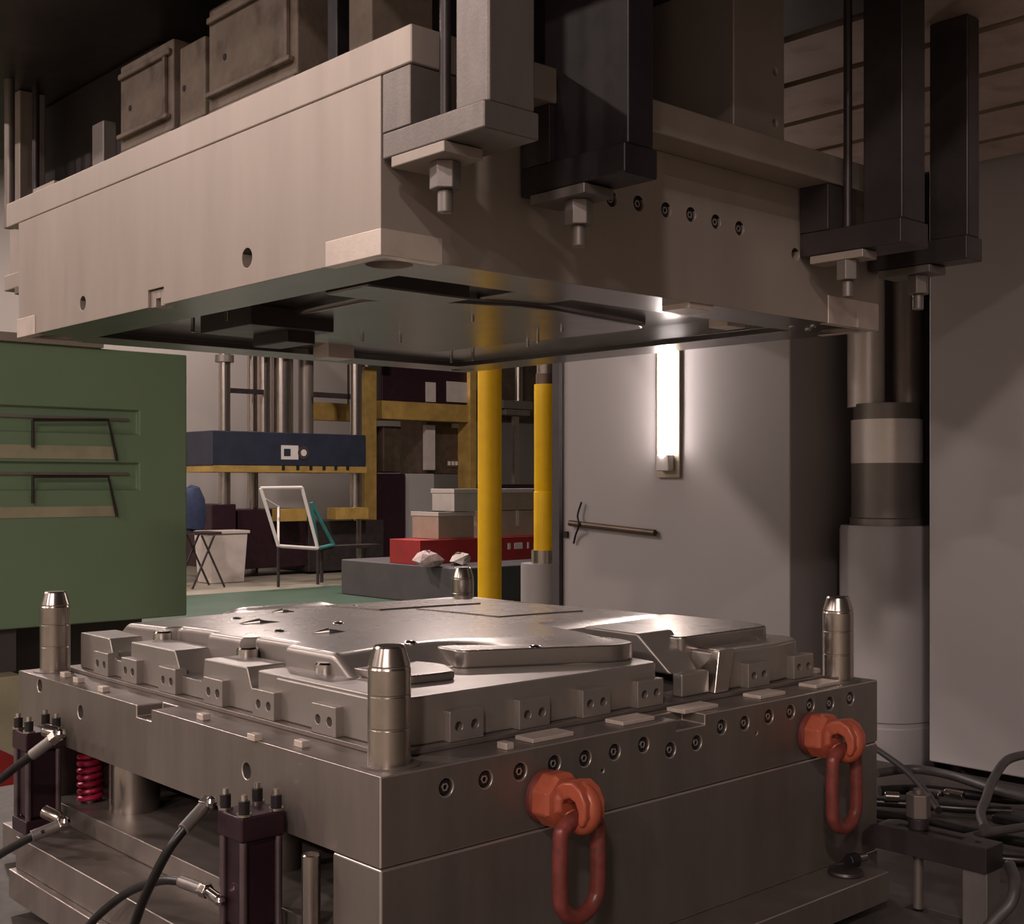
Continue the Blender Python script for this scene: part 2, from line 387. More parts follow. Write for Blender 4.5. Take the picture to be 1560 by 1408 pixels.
def crown(x, y): return .129-.012*max(0, (x-.45)/.75)**2-.017*max(0, (y-.45)/.8)**2-.006*max(0, (.45-x)/.3)**2
def ybase(x): return .31-.155*ss((x-.34)/.34) if x < .69 else .155+.21*ss((x-.69)/.08)
def top(x, y):
    k = ss((x-.36)/.14)
    b = .0865+.0335*k if x < .72 else .12-.015*ss((x-.72)/.08)
    f = ss((y-ybase(x))/(.08+.04*k))*ss((1.215-x)/.07)*ss((1.255-y)/.05)
    return b+(crown(x, y)-b)*f
def xleft(y):
    v = .175
    for a_, b_, d_ in ((.545, .70, .03), (.84, 1.02, .03)): v += d_*ss((y-a_+.008)/.016)*ss((b_+.008-y)/.016)
    return v
us = [0, .002, .005, .009, .014, .02, .028]+[.04+.96*i/70 for i in range(71)]
nv = 150; m = MB(); vs = []; fs = []
for jv in range(nv+1):
    x0 = xleft(.31+(1.255-.31)*jv/nv)
    for u in us:
        x = x0+(1.215-x0)*u; y = ybase(x)+(1.255-ybase(x))*jv/nv; e = (x-x0)/.012
        dz = -.012*(1-math.sqrt(max(0, 1-(1-min(1, e))**2)))
        vs.append(V(x, y, PT+top(x, y)+dz))
nu = len(us)
for jv in range(nv):
    for k in range(nu-1): fs.append((jv*nu+k, jv*nu+k+1, (jv+1)*nu+k+1, (jv+1)*nu+k))
rim = [k for k in range(nu)]+[jv*nu+nu-1 for jv in range(1, nv+1)]+[nv*nu+k for k in range(nu-2, -1, -1)]+[jv*nu for jv in range(nv-1, 0, -1)]
k0 = len(vs)
for r in rim: vs.append(Vector((vs[r].x, vs[r].y, H+PT+.009)))
for i in range(len(rim)): fs.append((rim[i], rim[(i+1) % len(rim)], k0+(i+1) % len(rim), k0+i))
cb = m.add(vs, fs).build('core_body', 'steel_core', LM)
cb.data.materials.append(MATS['steel_wall'])
for f in cb.data.polygons:
    if f.normal.z < .93: f.material_index = 1
MB().prism(rounded([(.385, .285), (.66, .145), (.715, .15), (.735, .21), (.72, .38), (.40, .42)], .02), 2, H+PT+.0875, H+PT+.121).build('core_step', 'steel_core', LM, .004, 3)
MB().prism(rounded([(.20, .20), (.30, .19), (.34, .27), (.30, .44), (.19, .44)], .02), 2, H+PT+.0875, H+PT+.103).build('core_step', 'steel_core', LM, .004, 3)
# shallow raised pads and ribs on the crown
for (x0, x1, y0, y1, dz) in ((.70, 1.02, .96, 1.19, .004), (.78, 1.05, .62, .92, .003)):
    g = 8; m = MB(); vs = []; fs = []
    for i in range(g+1):
        for j in range(g+1):
            x = x0+(x1-x0)*i/g; y = y0+(y1-y0)*j/g; vs.append(V(x, y, PT+top(x, y)+dz))
    for i in range(g):
        for j in range(g): k = i*(g+1)+j; fs.append((k, k+g+1, k+g+2, k+1))
    k0 = len(vs); ring = [i*(g+1) for i in range(g+1)]+[g*(g+1)+j for j in range(1, g+1)]+[i*(g+1)+g for i in range(g-1, -1, -1)]+[j for j in range(g-1, 0, -1)]
    for r in ring: vs.append(vs[r]-Vector((0, 0, .012)))
    for i in range(len(ring)): fs.append((ring[i], ring[(i+1) % len(ring)], k0+(i+1) % len(ring), k0+i))
    m.add(vs, fs).build('crown_pad', 'steel_core', LM)
for (px, py, ang, ln) in ((395, 950, .2, .09), (500, 968, .25, .07), (430, 930, .2, .06)):
    q = floor_pt(px, py, PT+.122); d = Vector((math.cos(ang-.6), math.sin(ang-.6), 0)); z = PT+top(q.x, q.y)
    MB().lathe([(0, 0), (.009, ln*.45), (.010, ln*.5), (.007, ln*.55), (0, ln)], V(q.x, q.y, z+.001)-d*ln/2, d, n=12).build('crown_rib', 'steel_core', LM)
for (px, py) in ((625, 983), (815, 983), (425, 963), (515, 952), (360, 940), (425, 927), (540, 920)):
    q = floor_pt(px, py, PT+.124)
    z = PT+top(q.x, q.y)
    MB().lathe([(.013, -.006), (.013, 0), (.0122, .0017), (.0102, .003), (.007, .0041), (.0035, .0047), (0, .005)], V(q.x, q.y, z), n=20).build('glint_dome', 'chrome', LM)  # added chrome domes standing for lamp reflections dotted over the core
for px, py in ((240, 965), (368, 988), (488, 1010)):
    yy = on_x(px, py, .165).y
    MB().lathe([(.021, .06), (.021, .104), (.018, .1075), (0, .108)], V(.178, yy, PT), n=32).build('corner_insert', 'chrome', LM)
# right hand blocks of the core
rb = [(.905, .105), (1.10, .10), (1.20, .115), (1.24, .16), (1.24, .30), (.90, .30)]
MB().prism(rounded(rb, .025), 2, H+PT+.009, H+PT+.088).build('core_end_block', 'steel_wall', LM, .006, 3)
rb2 = [(.87, .165), (1.16, .165), (1.195, .21), (1.195, .48), (.86, .48)]
MB().prism(rounded(rb2, .02), 2, H+PT+.009, H+PT+.116).build('core_end_block', 'steel_core', LM, .006, 3)
MB().add([V(.880, .088, PT+.009), V(.925, .088, PT+.009), V(.955, .096, PT+.092), V(.905, .096, PT+.092), V(.895, .19, PT+.009), V(.935, .19, PT+.009), V(.965, .19, PT+.092), V(.925, .19, PT+.092)],
         [(0, 1, 2, 3), (4, 7, 6, 5), (0, 4, 5, 1), (3, 2, 6, 7), (0, 3, 7, 4), (1, 5, 6, 2)]).build('angled_lifter', 'worn_chrome', LM, .003)
# concave ramp between the two blocks
m = MB(); vs = []; fs = []; g = 12
for i in range(g+1):
    t = i/g; y = .13+.26*t; z = .02+.10*(t**1.6)
    for x in (.715, .905): vs.append(V(x+(-.005 if x < .8 else 0)*t, y, PT+z))
for i in range(g): fs.append((2*i, 2*i+1, 2*i+3, 2*i+2))
k0 = len(vs)
for x, y in ((.715, .13), (.905, .13), (.71, .39), (.905, .39)): vs.append(V(x, y, PT+.009))
fs += [(0, 1, k0+1, k0), (2*g, k0+2, k0+3, 2*g+1), tuple([2*i for i in range(g+1)]+[k0+2, k0]), tuple([2*i+1 for i in range(g+1)]+[k0+3, k0+1])]
m.add(vs, fs).build('core_ramp', 'steel_wall', LM)
MB().box(V(.80, .105, PT+.009), V(.885, .13, PT+.055)).build('ramp_block', 'steel_wall', LM, .004)
MB().add([V(.80, .132, PT+.05), V(.885, .132, PT+.05), V(.895, .21, PT+.126), V(.785, .21, PT+.126), V(.80, .36, PT+.05), V(.885, .36, PT+.05), V(.895, .36, PT+.128), V(.785, .36, PT+.128)],
         [(0, 1, 2, 3), (4, 7, 6, 5), (0, 4, 5, 1), (3, 2, 6, 7), (0, 3, 7, 4), (1, 5, 6, 2)]).build('ramp_insert', 'steel_wall', LM, .006, 3)
# lock pads screwed to the core's flanks, each with two bored holes
def lock_pad(c0, nrm, m='steel_wall', wdt=.072, ht=.050):
    if abs(nrm[0]) > .5: a, b = V(c0[0]-.016, c0[1]-wdt/2, PT+.009), V(c0[0]+.01, c0[1]+wdt/2, PT+.009+ht)
    else: a, b = V(c0[0]-wdt/2, c0[1]-.016, PT+.009), V(c0[0]+wdt/2, c0[1]+.01, PT+.009+ht)
    o = MB().box(a, b).build('lock_pad', m, LM, .0016)
    cc = MB(); z = PT+.033
    for s in (-1, 1):
        if abs(nrm[0]) > .5: cc.cyl(V(c0[0]-.03, c0[1]+s*.017, z), V(c0[0]+.004, c0[1]+s*.017, z), .0078, n=16)
        else: cc.cyl(V(c0[0]+s*.017, c0[1]-.03, z), V(c0[0]+s*.017, c0[1]+.004, z), .0078, n=16)
    return cut(o, cc)
Lp = None
for px, py in ((157, 1015), (200, 1027), (258, 1045), (328, 1065), (405, 1083), (497, 1110)):
    y = on_x(px, py, .09).y
    if Lp is None: Lp = lock_pad((.10, y), (-1, 0)); L0 = y
    else: child_copy(Lp, (0, y-L0, 0))
Rp = None
for X in (.235, .387, .54, .685, 1.02, 1.185):
    if Rp is None: Rp = lock_pad((X, .10), (0, -1)); R0 = X
    else: child_copy(Rp, (X-R0, .005 if X > 1.1 else 0, 0))
# flat wear plates and small stops lying along the parting edge
wp = None
for px, py, wd in ((845, 1122, .095), (975, 1097, .085), (1060, 1077, .10), (1167, 1056, .085), (1250, 1040, .09)):
    q = floor_pt(px, py, PT+.006)
    m = MB().box(Vector((q.x-wd/2, .022, H+PT)), Vector((q.x+wd/2, .066, H+PT+.0075))); m.build('wear_plate', 'steel_bright', LM, .0015)
for px, py in ((388, 1123), (460, 1133), (310, 1092), (158, 1050), (120, 1036), (100, 1028), (770, 1136), (1240, 1022)):
    q = floor_pt(px, py, PT+.005); MB().box(q+Vector((-.008, -.012, -.005)), q+Vector((.008, .012, .006))).build('stop_button', 'steel_bright', LM, .0012)

# ------------------------------------------------------------------ lifting eyes
def lifting_eye(p, label):
    t = thing('lifting_eye', p, label, 'lifting eye', 'orange lifting eyes on the lower mould')
    MB().lathe([(.040, 0), (.043, .004), (.043, .012), (.038, .016)], p, (0, -1, 0), n=40).build('washer_ring', 'red_paint', t)
    MB().lathe([(.036, .012), (.046, .016), (.046, .046), (.041, .054), (.030, .058), (.026, .066)], p, (0, -1, 0), n=8, rot=pi/8).build('body', 'orange_paint', t, .005, 3)
    pts = []
    for i in range(11):
        a = math.radians(35+i*29); pts.append(p+Vector((0, -.083+.028*math.cos(a), -.004+.028*math.sin(a))))
    MB().tube(pts, .0155, 14, sub=4).build('bail', 'orange_paint', t)
    MB().prism([(p.y-.05, p.z+.026), (p.y-.066, p.z+.036), (p.y-.088, p.z+.040), (p.y-.106, p.z+.031), (p.y-.118, p.z+.012), (p.y-.119, p.z-.012), (p.y-.110, p.z-.028), (p.y-.100, p.z-.026), (p.y-.101, p.z-.006), (p.y-.094, p.z+.008), (p.y-.083, p.z+.013), (p.y-.070, p.z+.008), (p.y-.062, p.z-.006), (p.y-.05, p.z-.026)], 0, p.x-.023, p.x+.023).build('hook_cap', 'orange_paint', t, .008, 4)
    c0 = p+Vector((0, -.083, -.004)); hw, hh, rr = .042, .148, .0128
    lk = []
    for i in range(7): a = pi*i/6; lk.append(c0+Vector((hw*math.cos(a), 0, -hw+hw*math.sin(a)*.62+.0)))
    for i in range(7): a = pi+pi*i/6; lk.append(c0+Vector((hw*math.cos(a), 0, -hh+hw*.4+hw*math.sin(a)*.95)))
    MB().tube(lk, rr, 14, closed=True, sub=6).build('link', 'red_paint', t)
    return t
e1 = Vector((.325, -.0005, on_y(825, 1212, 0).z))
t1 = lifting_eye(e1, 'orange swivel lifting eye with hanging red link near the guide pin by the spring cylinder')
t1['label'] = 'orange lifting eye with hanging red link, beside the mould corner with the black cylinder'
e2x = on_y(1232, 1115, 0).x
copy_tree(t1, (e2x-.325, 0, 0), 'orange lifting eye with hanging red link, beside the strap clamp on the table')

# ------------------------------------------------------------------ hydraulic cylinders
def hyd(c0, label):
    t = thing('hydraulic_cylinder', c0, label, 'hydraulic cylinder', 'black cylinders on the ejector plate')
    s = .039; zt = -.518+H-c0.z
    P = lambda x, y, z: c0+Vector((x, y, z))
    MB().box(P(-s, -s, 0), P(s, s, .03)).build('foot_flange', 'maroon_black', t, .003)
    MB().box(P(-s*.74, -s*.74, .03), P(s*.74, s*.74, zt-.04)).build('barrel', 'maroon_black', t, .006, 3)
    MB().box(P(-s, -s, zt-.04), P(s, s, zt)).build('head_cap', 'maroon_black', t, .004)
    for i, (a, b) in enumerate(((-1, -1), (1, -1), (1, 1), (-1, 1))):
        MB().cyl(P(a*s*.80, b*s*.80, .03), P(a*s*.80, b*s*.80, zt-.04), .0062, n=14).build('tie_rod', 'rod_mauve', t)
        n_ = MB().cyl(P(a*s*.74, b*s*.74, zt), P(a*s*.74, b*s*.74, zt+.004), .012, n=20).build('washer', 'worn_chrome', t)
        n_ = MB().cyl(P(a*s*.74, b*s*.74, zt+.004), P(a*s*.74, b*s*.74, zt+.024), .0088, n=18).build('bolt', 'steel_black', t, .001)
        MB().cyl(P(a*s*.74, b*s*.74, zt+.024), P(a*s*.74, b*s*.74, zt+.033), .0052, n=14).build('stud_tip', 'chrome', n_)
    return t
cy2 = on_x(388, 1235, -.045); cy1 = on_x(62, 1100, -.045)
h2 = hyd(Vector((-.052, cy2.y, H-.73)), 'black hydraulic cylinder beside the upright chrome pin')
h1 = copy_tree(h2, (0, cy1.y-cy2.y, 0), 'black hydraulic cylinder beside the red spring')
def fitting(parent, pts, r):
    mb = MB()
    for i in range(len(pts)-1): mb.cyl(pts[i], pts[i+1], r[i], n=14)
    return mb.build('hose_fitting', 'chrome' if r[0] < .012 else 'worn_chrome', parent)
def hose(pts, r, label, m='rubber', group=None, ferr=None):
    p0 = Vector(pts[0]); t = thing('hydraulic_hose', p0, label, 'hose', group)
    MB().tube(pts, r, 12, sub=10).build('hose_line', m, t)
    if ferr:
        d = (Vector(pts[1])-p0).normalized()
        MB().cyl(p0-d*.012, p0+d*.04, r*1.35, n=16).build('crimp_sleeve', 'steel_grey', t, .001)
        MB().cyl(p0-d*.028, p0-d*.012, r*1.7, n=6).build('union_nut', 'worn_chrome', t, .001)
        MB().cyl(Vector(ferr), p0-d*.024, r*1.15, n=14).build('elbow', 'chrome', t)
        MB().lathe([(0, -r*1.3), (r, -r*.8), (r*1.3, 0), (r, r*.8), (0, r*1.3)], Vector(ferr), n=12).build('elbow_knuckle', 'chrome', t)
    return t
# points beside the cylinders, X about -.1
q = lambda px, py, X: on_x(px, py, X)
hose([q(303, 1238, -.10), q(285, 1258, -.125), q(260, 1290, -.15), q(238, 1330, -.165), q(215, 1380, -.175), q(195, 1440, -.18)], .0078, 'black hose from the head of the cylinder by the chrome pin', ferr=q(322, 1222, -.092))
hose([q(300, 1352, -.10), q(275, 1343, -.108), q(240, 1343, -.118), q(195, 1360, -.128), q(150, 1395, -.14), q(120, 1430, -.15)], .0075, 'black hose from the foot of the cylinder by the chrome pin', ferr=q(335, 1372, -.092))
hz1 = hose([q(72, 1133, -.10), q(50, 1150, -.12), q(25, 1168, -.135), q(0, 1188, -.15), q(-40, 1215, -.16)], .0085, 'black hose from the head of the cylinder by the red spring', ferr=q(92, 1118, -.085))
hz2 = hose([q(80, 1262, -.10), q(55, 1272, -.13), q(30, 1285, -.145), q(0, 1302, -.16), q(-40, 1330, -.17)], .0085, 'black hose from the foot of the cylinder by the red spring', ferr=q(100, 1252, -.085))
MB().lathe([(.008, 0), (.013, .004), (.013, .03), (.009, .036)], q(66, 1112, -.10), (q(96, 1120, -.075)-q(66, 1112, -.10)), n=16).build('port_plug', 'worn_chrome', hz1)
MB().lathe([(.008, 0), (.013, .004), (.013, .04), (.009, .046)], q(66, 1235, -.10), (q(100, 1252, -.075)-q(66, 1235, -.10)), n=16).build('port_plug', 'worn_chrome', hz2)

# ------------------------------------------------------------------ upper mould half
UM = thing('upper_mould', V(.66, .69, .331), 'upper half of a big steel mould clamped under the press ram', 'mould')
UB, UT = .3314, .592
ub = MB()
o_ = [(0, 0), (LX, 0), (LX, LY), (0, LY)]; i_ = [(.13, .13), (LX-.13, .13), (LX-.13, LY-.13), (.13, LY-.13)]; j_ = [(.22, .24), (LX-.22, .24), (LX-.22, LY-.24), (.22, LY-.24)]
ub.add([V(*p, UT) for p in o_]+[V(*p, UB) for p in o_]+[V(*p, UB) for p in i_]+[V(*p, UB+.014) for p in i_]+[V(*p, UB+.03) for p in j_],
       [(0, 1, 2, 3)]+[(k, (k+1) % 4, 4+(k+1) % 4, 4+k) for k in range(4)]+[(4+k, 4+(k+1) % 4, 8+(k+1) % 4, 8+k) for k in range(4)]
       + [(8+k, 8+(k+1) % 4, 12+(k+1) % 4, 12+k) for k in range(4)]+[(12+k, 12+(k+1) % 4, 16+(k+1) % 4, 16+k) for k in range(4)]+[(16, 17, 18, 19)])
ubo = ub.build('cavity_block', 'steel_light', UM, .003)
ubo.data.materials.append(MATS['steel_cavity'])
c = MB()
uh = [on_y(x, y, 0) for x, y in ((932, 303), (973, 310), (1015, 320), (1053, 327), (1091, 338), (1127, 348))]
for p in uh: c.cyl(p+Vector((0, -.02, 0)), p+Vector((0, .022, 0)), .0134, n=20)
p = on_y(1212, 388, 0); c.cyl(p+Vector((0, -.02, 0)), p+Vector((0, .03, 0)), .013, n=20)
for x, y, r in ((376, 393, .0165), (126, 462, .0145)):
    p = on_x(x, y, 0); c.cyl(p+Vector((-.02, 0, 0)), p+Vector((.06, 0, 0)), r, n=24)
for (x, y) in ((.06, .06), (1.27, .06), (.06, 1.33), (1.27, 1.33)): c.cyl(V(x, y, UB-.02), V(x, y, UB+.1), .036, n=28)
k = on_x(237, 455, 0); c.box(V(-.02, k.y-.032, UB-.02), V(.03, k.y+.032, UB+.033))
cut(ubo, c)
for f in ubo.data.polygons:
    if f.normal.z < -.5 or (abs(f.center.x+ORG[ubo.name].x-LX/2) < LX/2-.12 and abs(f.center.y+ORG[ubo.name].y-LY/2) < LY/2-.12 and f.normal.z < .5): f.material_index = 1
MB().box(V(.006, k.y-.031, UB+.0005), V(.03, k.y-.010, UB+.032)).box(V(.006, k.y+.010, UB+.0005), V(.03, k.y+.031, UB+.032)).box(V(.006, k.y-.011, UB+.016), V(.03, k.y+.011, UB+.032)).build('key_insert', 'steel_light', UM)
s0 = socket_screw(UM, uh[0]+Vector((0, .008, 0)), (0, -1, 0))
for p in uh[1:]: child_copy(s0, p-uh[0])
MB().box(V(-.001, -.0735, UT+.0005), V(LX+.001, LY+.075, .648)).build('clamp_plate', 'steel_light', UM, .003)
# corner interlocks, milled bright
MB().prism([(-.0012, -.0012), (.115, -.0012), (.115, .02), (.02, .02), (.02, .142), (-.0012, .142)], 2, H+UB-.0005, H+UB+.039).build('corner_lock', 'steel_bright', UM, .0015)
MB().prism([(LX-.19, -.002), (LX+.002, -.002), (LX+.002, .14), (LX-.02, .14), (LX-.02, .02), (LX-.19, .02)], 2, H+UB-.001, H+UB+.058).build('corner_lock', 'steel_bright', UM, .0015)
MB().box(V(LX-.085, -.006, UB-.001), V(LX-.078, .01, UB+.035)).build('lock_stripe', 'white_paint', UM)
MB().prism([(-.003, LY-.10), (.02, LY-.10), (.02, LY-.02), (.14, LY-.02), (.14, LY+.003), (-.003, LY+.003)], 2, H+UB-.001, H+UB+.042).build('corner_lock', 'steel_bright', UM, .0015)
# sliders, pads and pins hanging in the cavity
MB().box(V(.33, .78, UB-.035), V(.40, .92, UB+.12)).build('slide_block', 'steel_dark', UM, .003)
MB().box(V(.22, .74, UB-.012), V(.42, .95, UB+.03)).build('slide_plate', 'steel_dark', UM, .002)
MB().box(V(.17, .27, UB+.004), V(.40, .40, UB+.05)).build('insert_block', 'steel_cavity', UM, .004)
MB().box(V(.48, .22, UB+.02), V(.62, .34, UB+.08)).build('insert_block', 'steel_cavity', UM, .004)
dm = [(.30, .42), (.32, 1.10), (.98, 1.12), (1.02, .36), (.60, .30)]
MB().prism(rounded(dm, .08), 2, H+UB+.012, H+UB+.10).build('cavity_insert', 'steel_cavity', UM, .012, 3)
MB().box(V(.70, .004, UB-.010), V(.77, .07, UB+.004)).build('parting_pad', 'steel_bright', UM, .001)
MB().box(V(1.0, .15, UB-.004), V(1.06, .2, UB+.08)).build('parting_pad', 'steel_bright', UM, .001)
MB().box(V(.70, 1.18, UB-.012), V(.78, 1.25, UB+.09)).build('parting_pad', 'steel_bright', UM, .002)
for x, y, l in ((.62, .92, .03), (.70, .88, .03), (.9, .62, .045), (.86, .5, .02), (.98, .74, .03), (.24, 1.02, .03), (.20, .80, .03), (1.12, 1.2, .02), (1.13, 1.12, .02), (.6, .5, .02)):
    MB().cyl(V(x, y, UB-l*.45+.012), V(x, y, UB+.06), .0045, n=12).build('ejector_pin', 'chrome', UM)
for x, y in ((1.16, .05), (1.20, .09), (1.14, .09)): MB().lathe([(.007, .002), (.007, -.002), (.004, -.004), (0, -.004)], V(x, y, UB), n=14).build('stop_button', 'chrome', UM)

# dusty cast blocks, posts and boxes on top of the clamp plate
PZ = .6485
def cast_block(y0, y1, zt, x, label, rail=True, d=.12):
    a = V(x, y0, PZ)
    t = thing('cast_block', V(x+d/2, (y0+y1)/2, PZ), label, 'block', 'cast blocks on the clamp plate')
    MB().box(V(x, y0, PZ+.012), V(x+d, y1, zt)).build('body', 'cast_brown', t, .004)
    MB().box(V(x-.003, y0+.004, PZ), V(x+d, y1-.004, PZ+.012)).build('packing', 'cast_brown', t, .002)
    if rail:
        MB().box(V(x-.012, y0+.008, PZ+.034), V(x, y1-.006, PZ+.044)).build('rib', 'cast_brown', t, .003)
        MB().box(V(x-.008, y0+.004, zt-.03), V(x, y1-.004, zt-.018)).build('rib', 'cast_brown', t, .003)
        MB().box(V(x-.008, y0+.02, PZ+.044), V(x, y0+.030, zt-.03)).build('rib', 'cast_brown', t, .002)
    z = (PZ+zt)/2
    for yy in ((y0+.8*(y1-y0)),): MB().cyl(V(x-.001, yy, z), V(x+.01, yy, z), .006, n=12).build('bolt_hole', 'hole_black', t)
    return t
cast_block(.680, .905, .832, .02, 'dusty brown ribbed block with one bolt hole, beside the slim grey post')
cast_block(.560, .655, .805, .02, 'narrow dusty brown block between two ribbed blocks', False)
cast_block(.255, .545, .845, .02, 'wide dusty brown ribbed block beside the dark riser bars')
cast_block(.065, .125, .90, .03, 'short brown block at the clamp plate edge beside the stud', False)
for y, xx, l in ((.20, .05, 'black riser bar beside the wide ribbed block'), (.155, .06, 'black riser bar next to the short brown block')):
    tag(MB().box(V(xx, y-.014, PZ), V(xx+.10, y+.014, RZ)).build('riser_bar', 'steel_black', bevel=.003), l, 'riser')
tag(MB().box(V(.02, .985, PZ), V(.05, 1.04, .745)).build('post', 'steel_clamp', bevel=.003), 'slim grey post standing at the clamp plate edge', 'post')
tag(MB().box(V(.02, 1.24, PZ), V(.10, 1.36, .668)).build('packing_plate', 'steel_light', bevel=.003), 'pale packing plate lying on the clamp plate end', 'plate')
tag(MB().box(V(.16, 1.02, PZ+.001), V(.9, 1.80, RZ-.0005)).build('riser_block', 'steel_dark', bevel=.01), 'dark riser block behind the slim grey post', 'riser')
tag(MB().box(V(.36, .12, PZ), V(.70, .7, RZ)).build('riser_block', 'steel_black', bevel=.004), 'black riser block between clamp plate and ram, behind the black clamps', 'riser')
rp = thing('riser_plate', V(.9, .2, PZ), 'grey riser plate with two bolt holes above the clamp plate', 'riser')
o = MB().box(V(.80, -.02, PZ), V(.96, .5, RZ)).build('plate', 'steel_light', rp, .003)
cc = MB()
for z in (.70, .80): cc.cyl(V(.93, -.04, z), V(.93, .01, z), .007, n=14)
cut(o, cc)
tag(MB().cyl(V(.02, 1.50, .60), V(.02, 1.50, RZ), .012, n=16).build('tie_rod', 'steel_mid'), 'grey vertical rod hanging past the clamp plate end', 'rod')

# ------------------------------------------------------------------ strap clamps holding the upper half
def clamp(x0, x1, zs0, zs1, stx, riser, m, label, pack=True, sgn=-1, yo=0., washer='steel_clamp', sq=False):
    Y = lambda y: yo+sgn*(-y)
    t = thing('strap_clamp', V((x0+x1)/2, Y(-.12), zs0-.07), label, 'clamp', 'strap clamps under the ram')
    MB().box(V(x0, Y(-.229), zs0), V(x1, Y(-.004), zs1)).build('strap', m, t, .003)
    MB().box(V(x0+.012, Y(-.225), zs1), V(x1-.004, Y(riser), RZ-.0005)).build('heel_block', m, t, .004)
    MB().box(V(x0, Y(-.07), zs1), V(x1, Y(-.004), UT-.0005)).build('packing_block', 'steel_clamp' if m == 'steel_clamp' else 'steel_dark', t, .002)
    MB().cyl(V(stx, Y(-.105), zs0-.068), V(stx, Y(-.105), RZ-.0005), .0085, n=16).build('stud', 'steel_dark', t)
    MB().box(V(x0-.004, Y(-.15), zs0-.017), V(stx+.032, Y(-.03), zs0-.001)).build('washer_plate', washer, t, .002)
    MB().cyl(V(stx, Y(-.105), zs0-.056), V(stx, Y(-.105), zs0-.017), .0225, n=6, rot=.35).build('hex_nut', 'steel_grey', t, .002)
    MB().cyl(V(stx, Y(-.105), zs0-.088), V(stx, Y(-.105), zs0-.056), .011, n=16).build('stud_end', 'steel_grey', t, .002)
    return t
clamp(.0, .10, .468, .506, .035, -.155, 'steel_clamp', 'grey steel strap clamp with heel block at the pale mould corner', washer='steel_light')
clamp(.272, .345, .455, .50, .302, -.045, 'steel_black', 'black strap clamp with broad heel block next to the row of socket screws')
clamp(1.035, 1.135, .452, .50, 1.05, -.14, 'steel_dark', 'dark strap clamp with long thin stud, before the bright corner lock', washer='steel_light')
clamp(1.285, 1.35, .452, .50, 1.315, -.14, 'steel_dark', 'dark strap clamp overhanging the mould end, before the guide cylinder')
clamp(.05, .13, .468, .506, .08, -.16, 'steel_light', 'pale strap clamp at the far mould end beside the grey rod', sgn=1, yo=LY)

# ------------------------------------------------------------------ clamp and hoses on the table at the right
tc = thing('table_clamp', V(1.3, -.13, TZ), 'dark slotted strap clamp with tall nut holding the lower mould', 'clamp')
X0, X1 = 1.265, 1.335
MB().prism([(-.29, H-.765), (-.29, H-.715), (-.06, H-.715), (-.035, H-.72), (-.015, H-.74), (-.015, H-.765)], 0, X0-.02, X1-.02).build('strap', 'steel_dark', tc, .003)
o = tc.children[0]
cut(o, MB().box(V(X0+.005, -.225, -.80), V(X0+.025, -.08, -.68)).box(V(X0+.008, -.262, -.725), V(X0+.022, -.25, -.70)))
MB().cyl(V(X0+.015, -.125, TZ+.0005), V(X0+.015, -.125, -.633), .0105, n=18).build('stud', 'steel_mid', tc)
MB().cyl(V(X0+.015, -.125, -.715), V(X0+.015, -.125, -.692), .021, n=24).build('washer', 'steel_dark', tc, .002)
MB().cyl(V(X0+.015, -.125, -.692), V(X0+.015, -.125, -.642), .0255, n=6, rot=.2).build('hex_nut', 'steel_mid', tc, .003)
MB().box(V(X0-.012, -.288, TZ), V(X1-.028, -.235, -.7655)).build('heel_block', 'steel_grey', tc, .003)
ring = floor_pt(1288, 1332, -.795)
tag(MB().lathe([(.022, 0), (.034, 0), (.036, .004), (.034, .009), (.022, .009)], ring, n=28).build('washer_ring', 'steel_dark'), 'dark round washer lying on the mould base ledge', 'washer')
p = floor_pt(1300, 1310, -.780)
bt = thing('loose_bolt', p, 'short bolt with pale tip lying on the mould base ledge', 'bolt')
MB().cyl(p+Vector((-.02, .0, .001)), p+Vector((.008, -.004, .001)), .015, n=6).build('head', 'steel_black', bt, .002)
MB().cyl(p+Vector((.008, -.004, .001)), p+Vector((.032, -.008, .001)), .009, n=14).build('tip', 'chrome', bt)
TH = TZ+.02
hz = lambda pts, dz=0: [floor_pt(x, y, TH+dz) for x, y in pts]
specs = [([(1335, 1178), (1390, 1172), (1450, 1182), (1520, 1205), (1590, 1222)], .013, 'thick black hose arching along the foot of the guide cylinder', 'rubber_grey', .04),
         ([(1340, 1205), (1400, 1203), (1470, 1210), (1540, 1218), (1600, 1215)], .014, 'thick black hose running straight across the table behind the clamp', 'rubber', .004),
         ([(1330, 1138), (1375, 1170), (1405, 1200), (1430, 1235)], .009, 'thin black hose slanting down from the mould corner', 'rubber', .075),
         ([(1335, 1222), (1390, 1226), (1460, 1232), (1540, 1236)], .012, 'black hose with bright crimped couplings behind the tall nut', 'rubber', 0),
         ([(1335, 1240), (1400, 1250), (1470, 1266), (1540, 1280), (1600, 1290)], .013, 'black hose lying just behind the strap clamp', 'rubber', 0),
         ([(1415, 1272), (1460, 1278), (1510, 1268), (1575, 1258)], .010, 'grey hose curving over the heel of the strap clamp', 'rubber_grey', .045),
         ([(1335, 1256), (1380, 1262), (1440, 1286), (1510, 1306), (1580, 1312)], .011, 'black hose passing beneath the grey curved hose', 'rubber', -.005)]
for pts, r, lab, m, dz in specs:
    hose(hz(pts, dz), r, lab, m, 'hoses behind the table clamp')
fz = hz([(1348, 1221), (1370, 1222), (1395, 1214), (1432, 1220), (1440, 1216), (1468, 1221)], .012)
for a, b, lab in ((0, 1, 'bright chrome coupling between the mould and the tall nut'), (2, 3, 'bright chrome coupling right behind the tall nut'), (4, 5, 'bright chrome coupling beyond the tall nut towards the press upright')):
    tag(MB().cyl(fz[a]+Vector((0, 0, .014)), fz[b]+Vector((0, 0, .014)), .012, n=16).build('hose_coupling', 'chrome', bevel=.002), lab, 'coupling', 'couplings among the hoses')
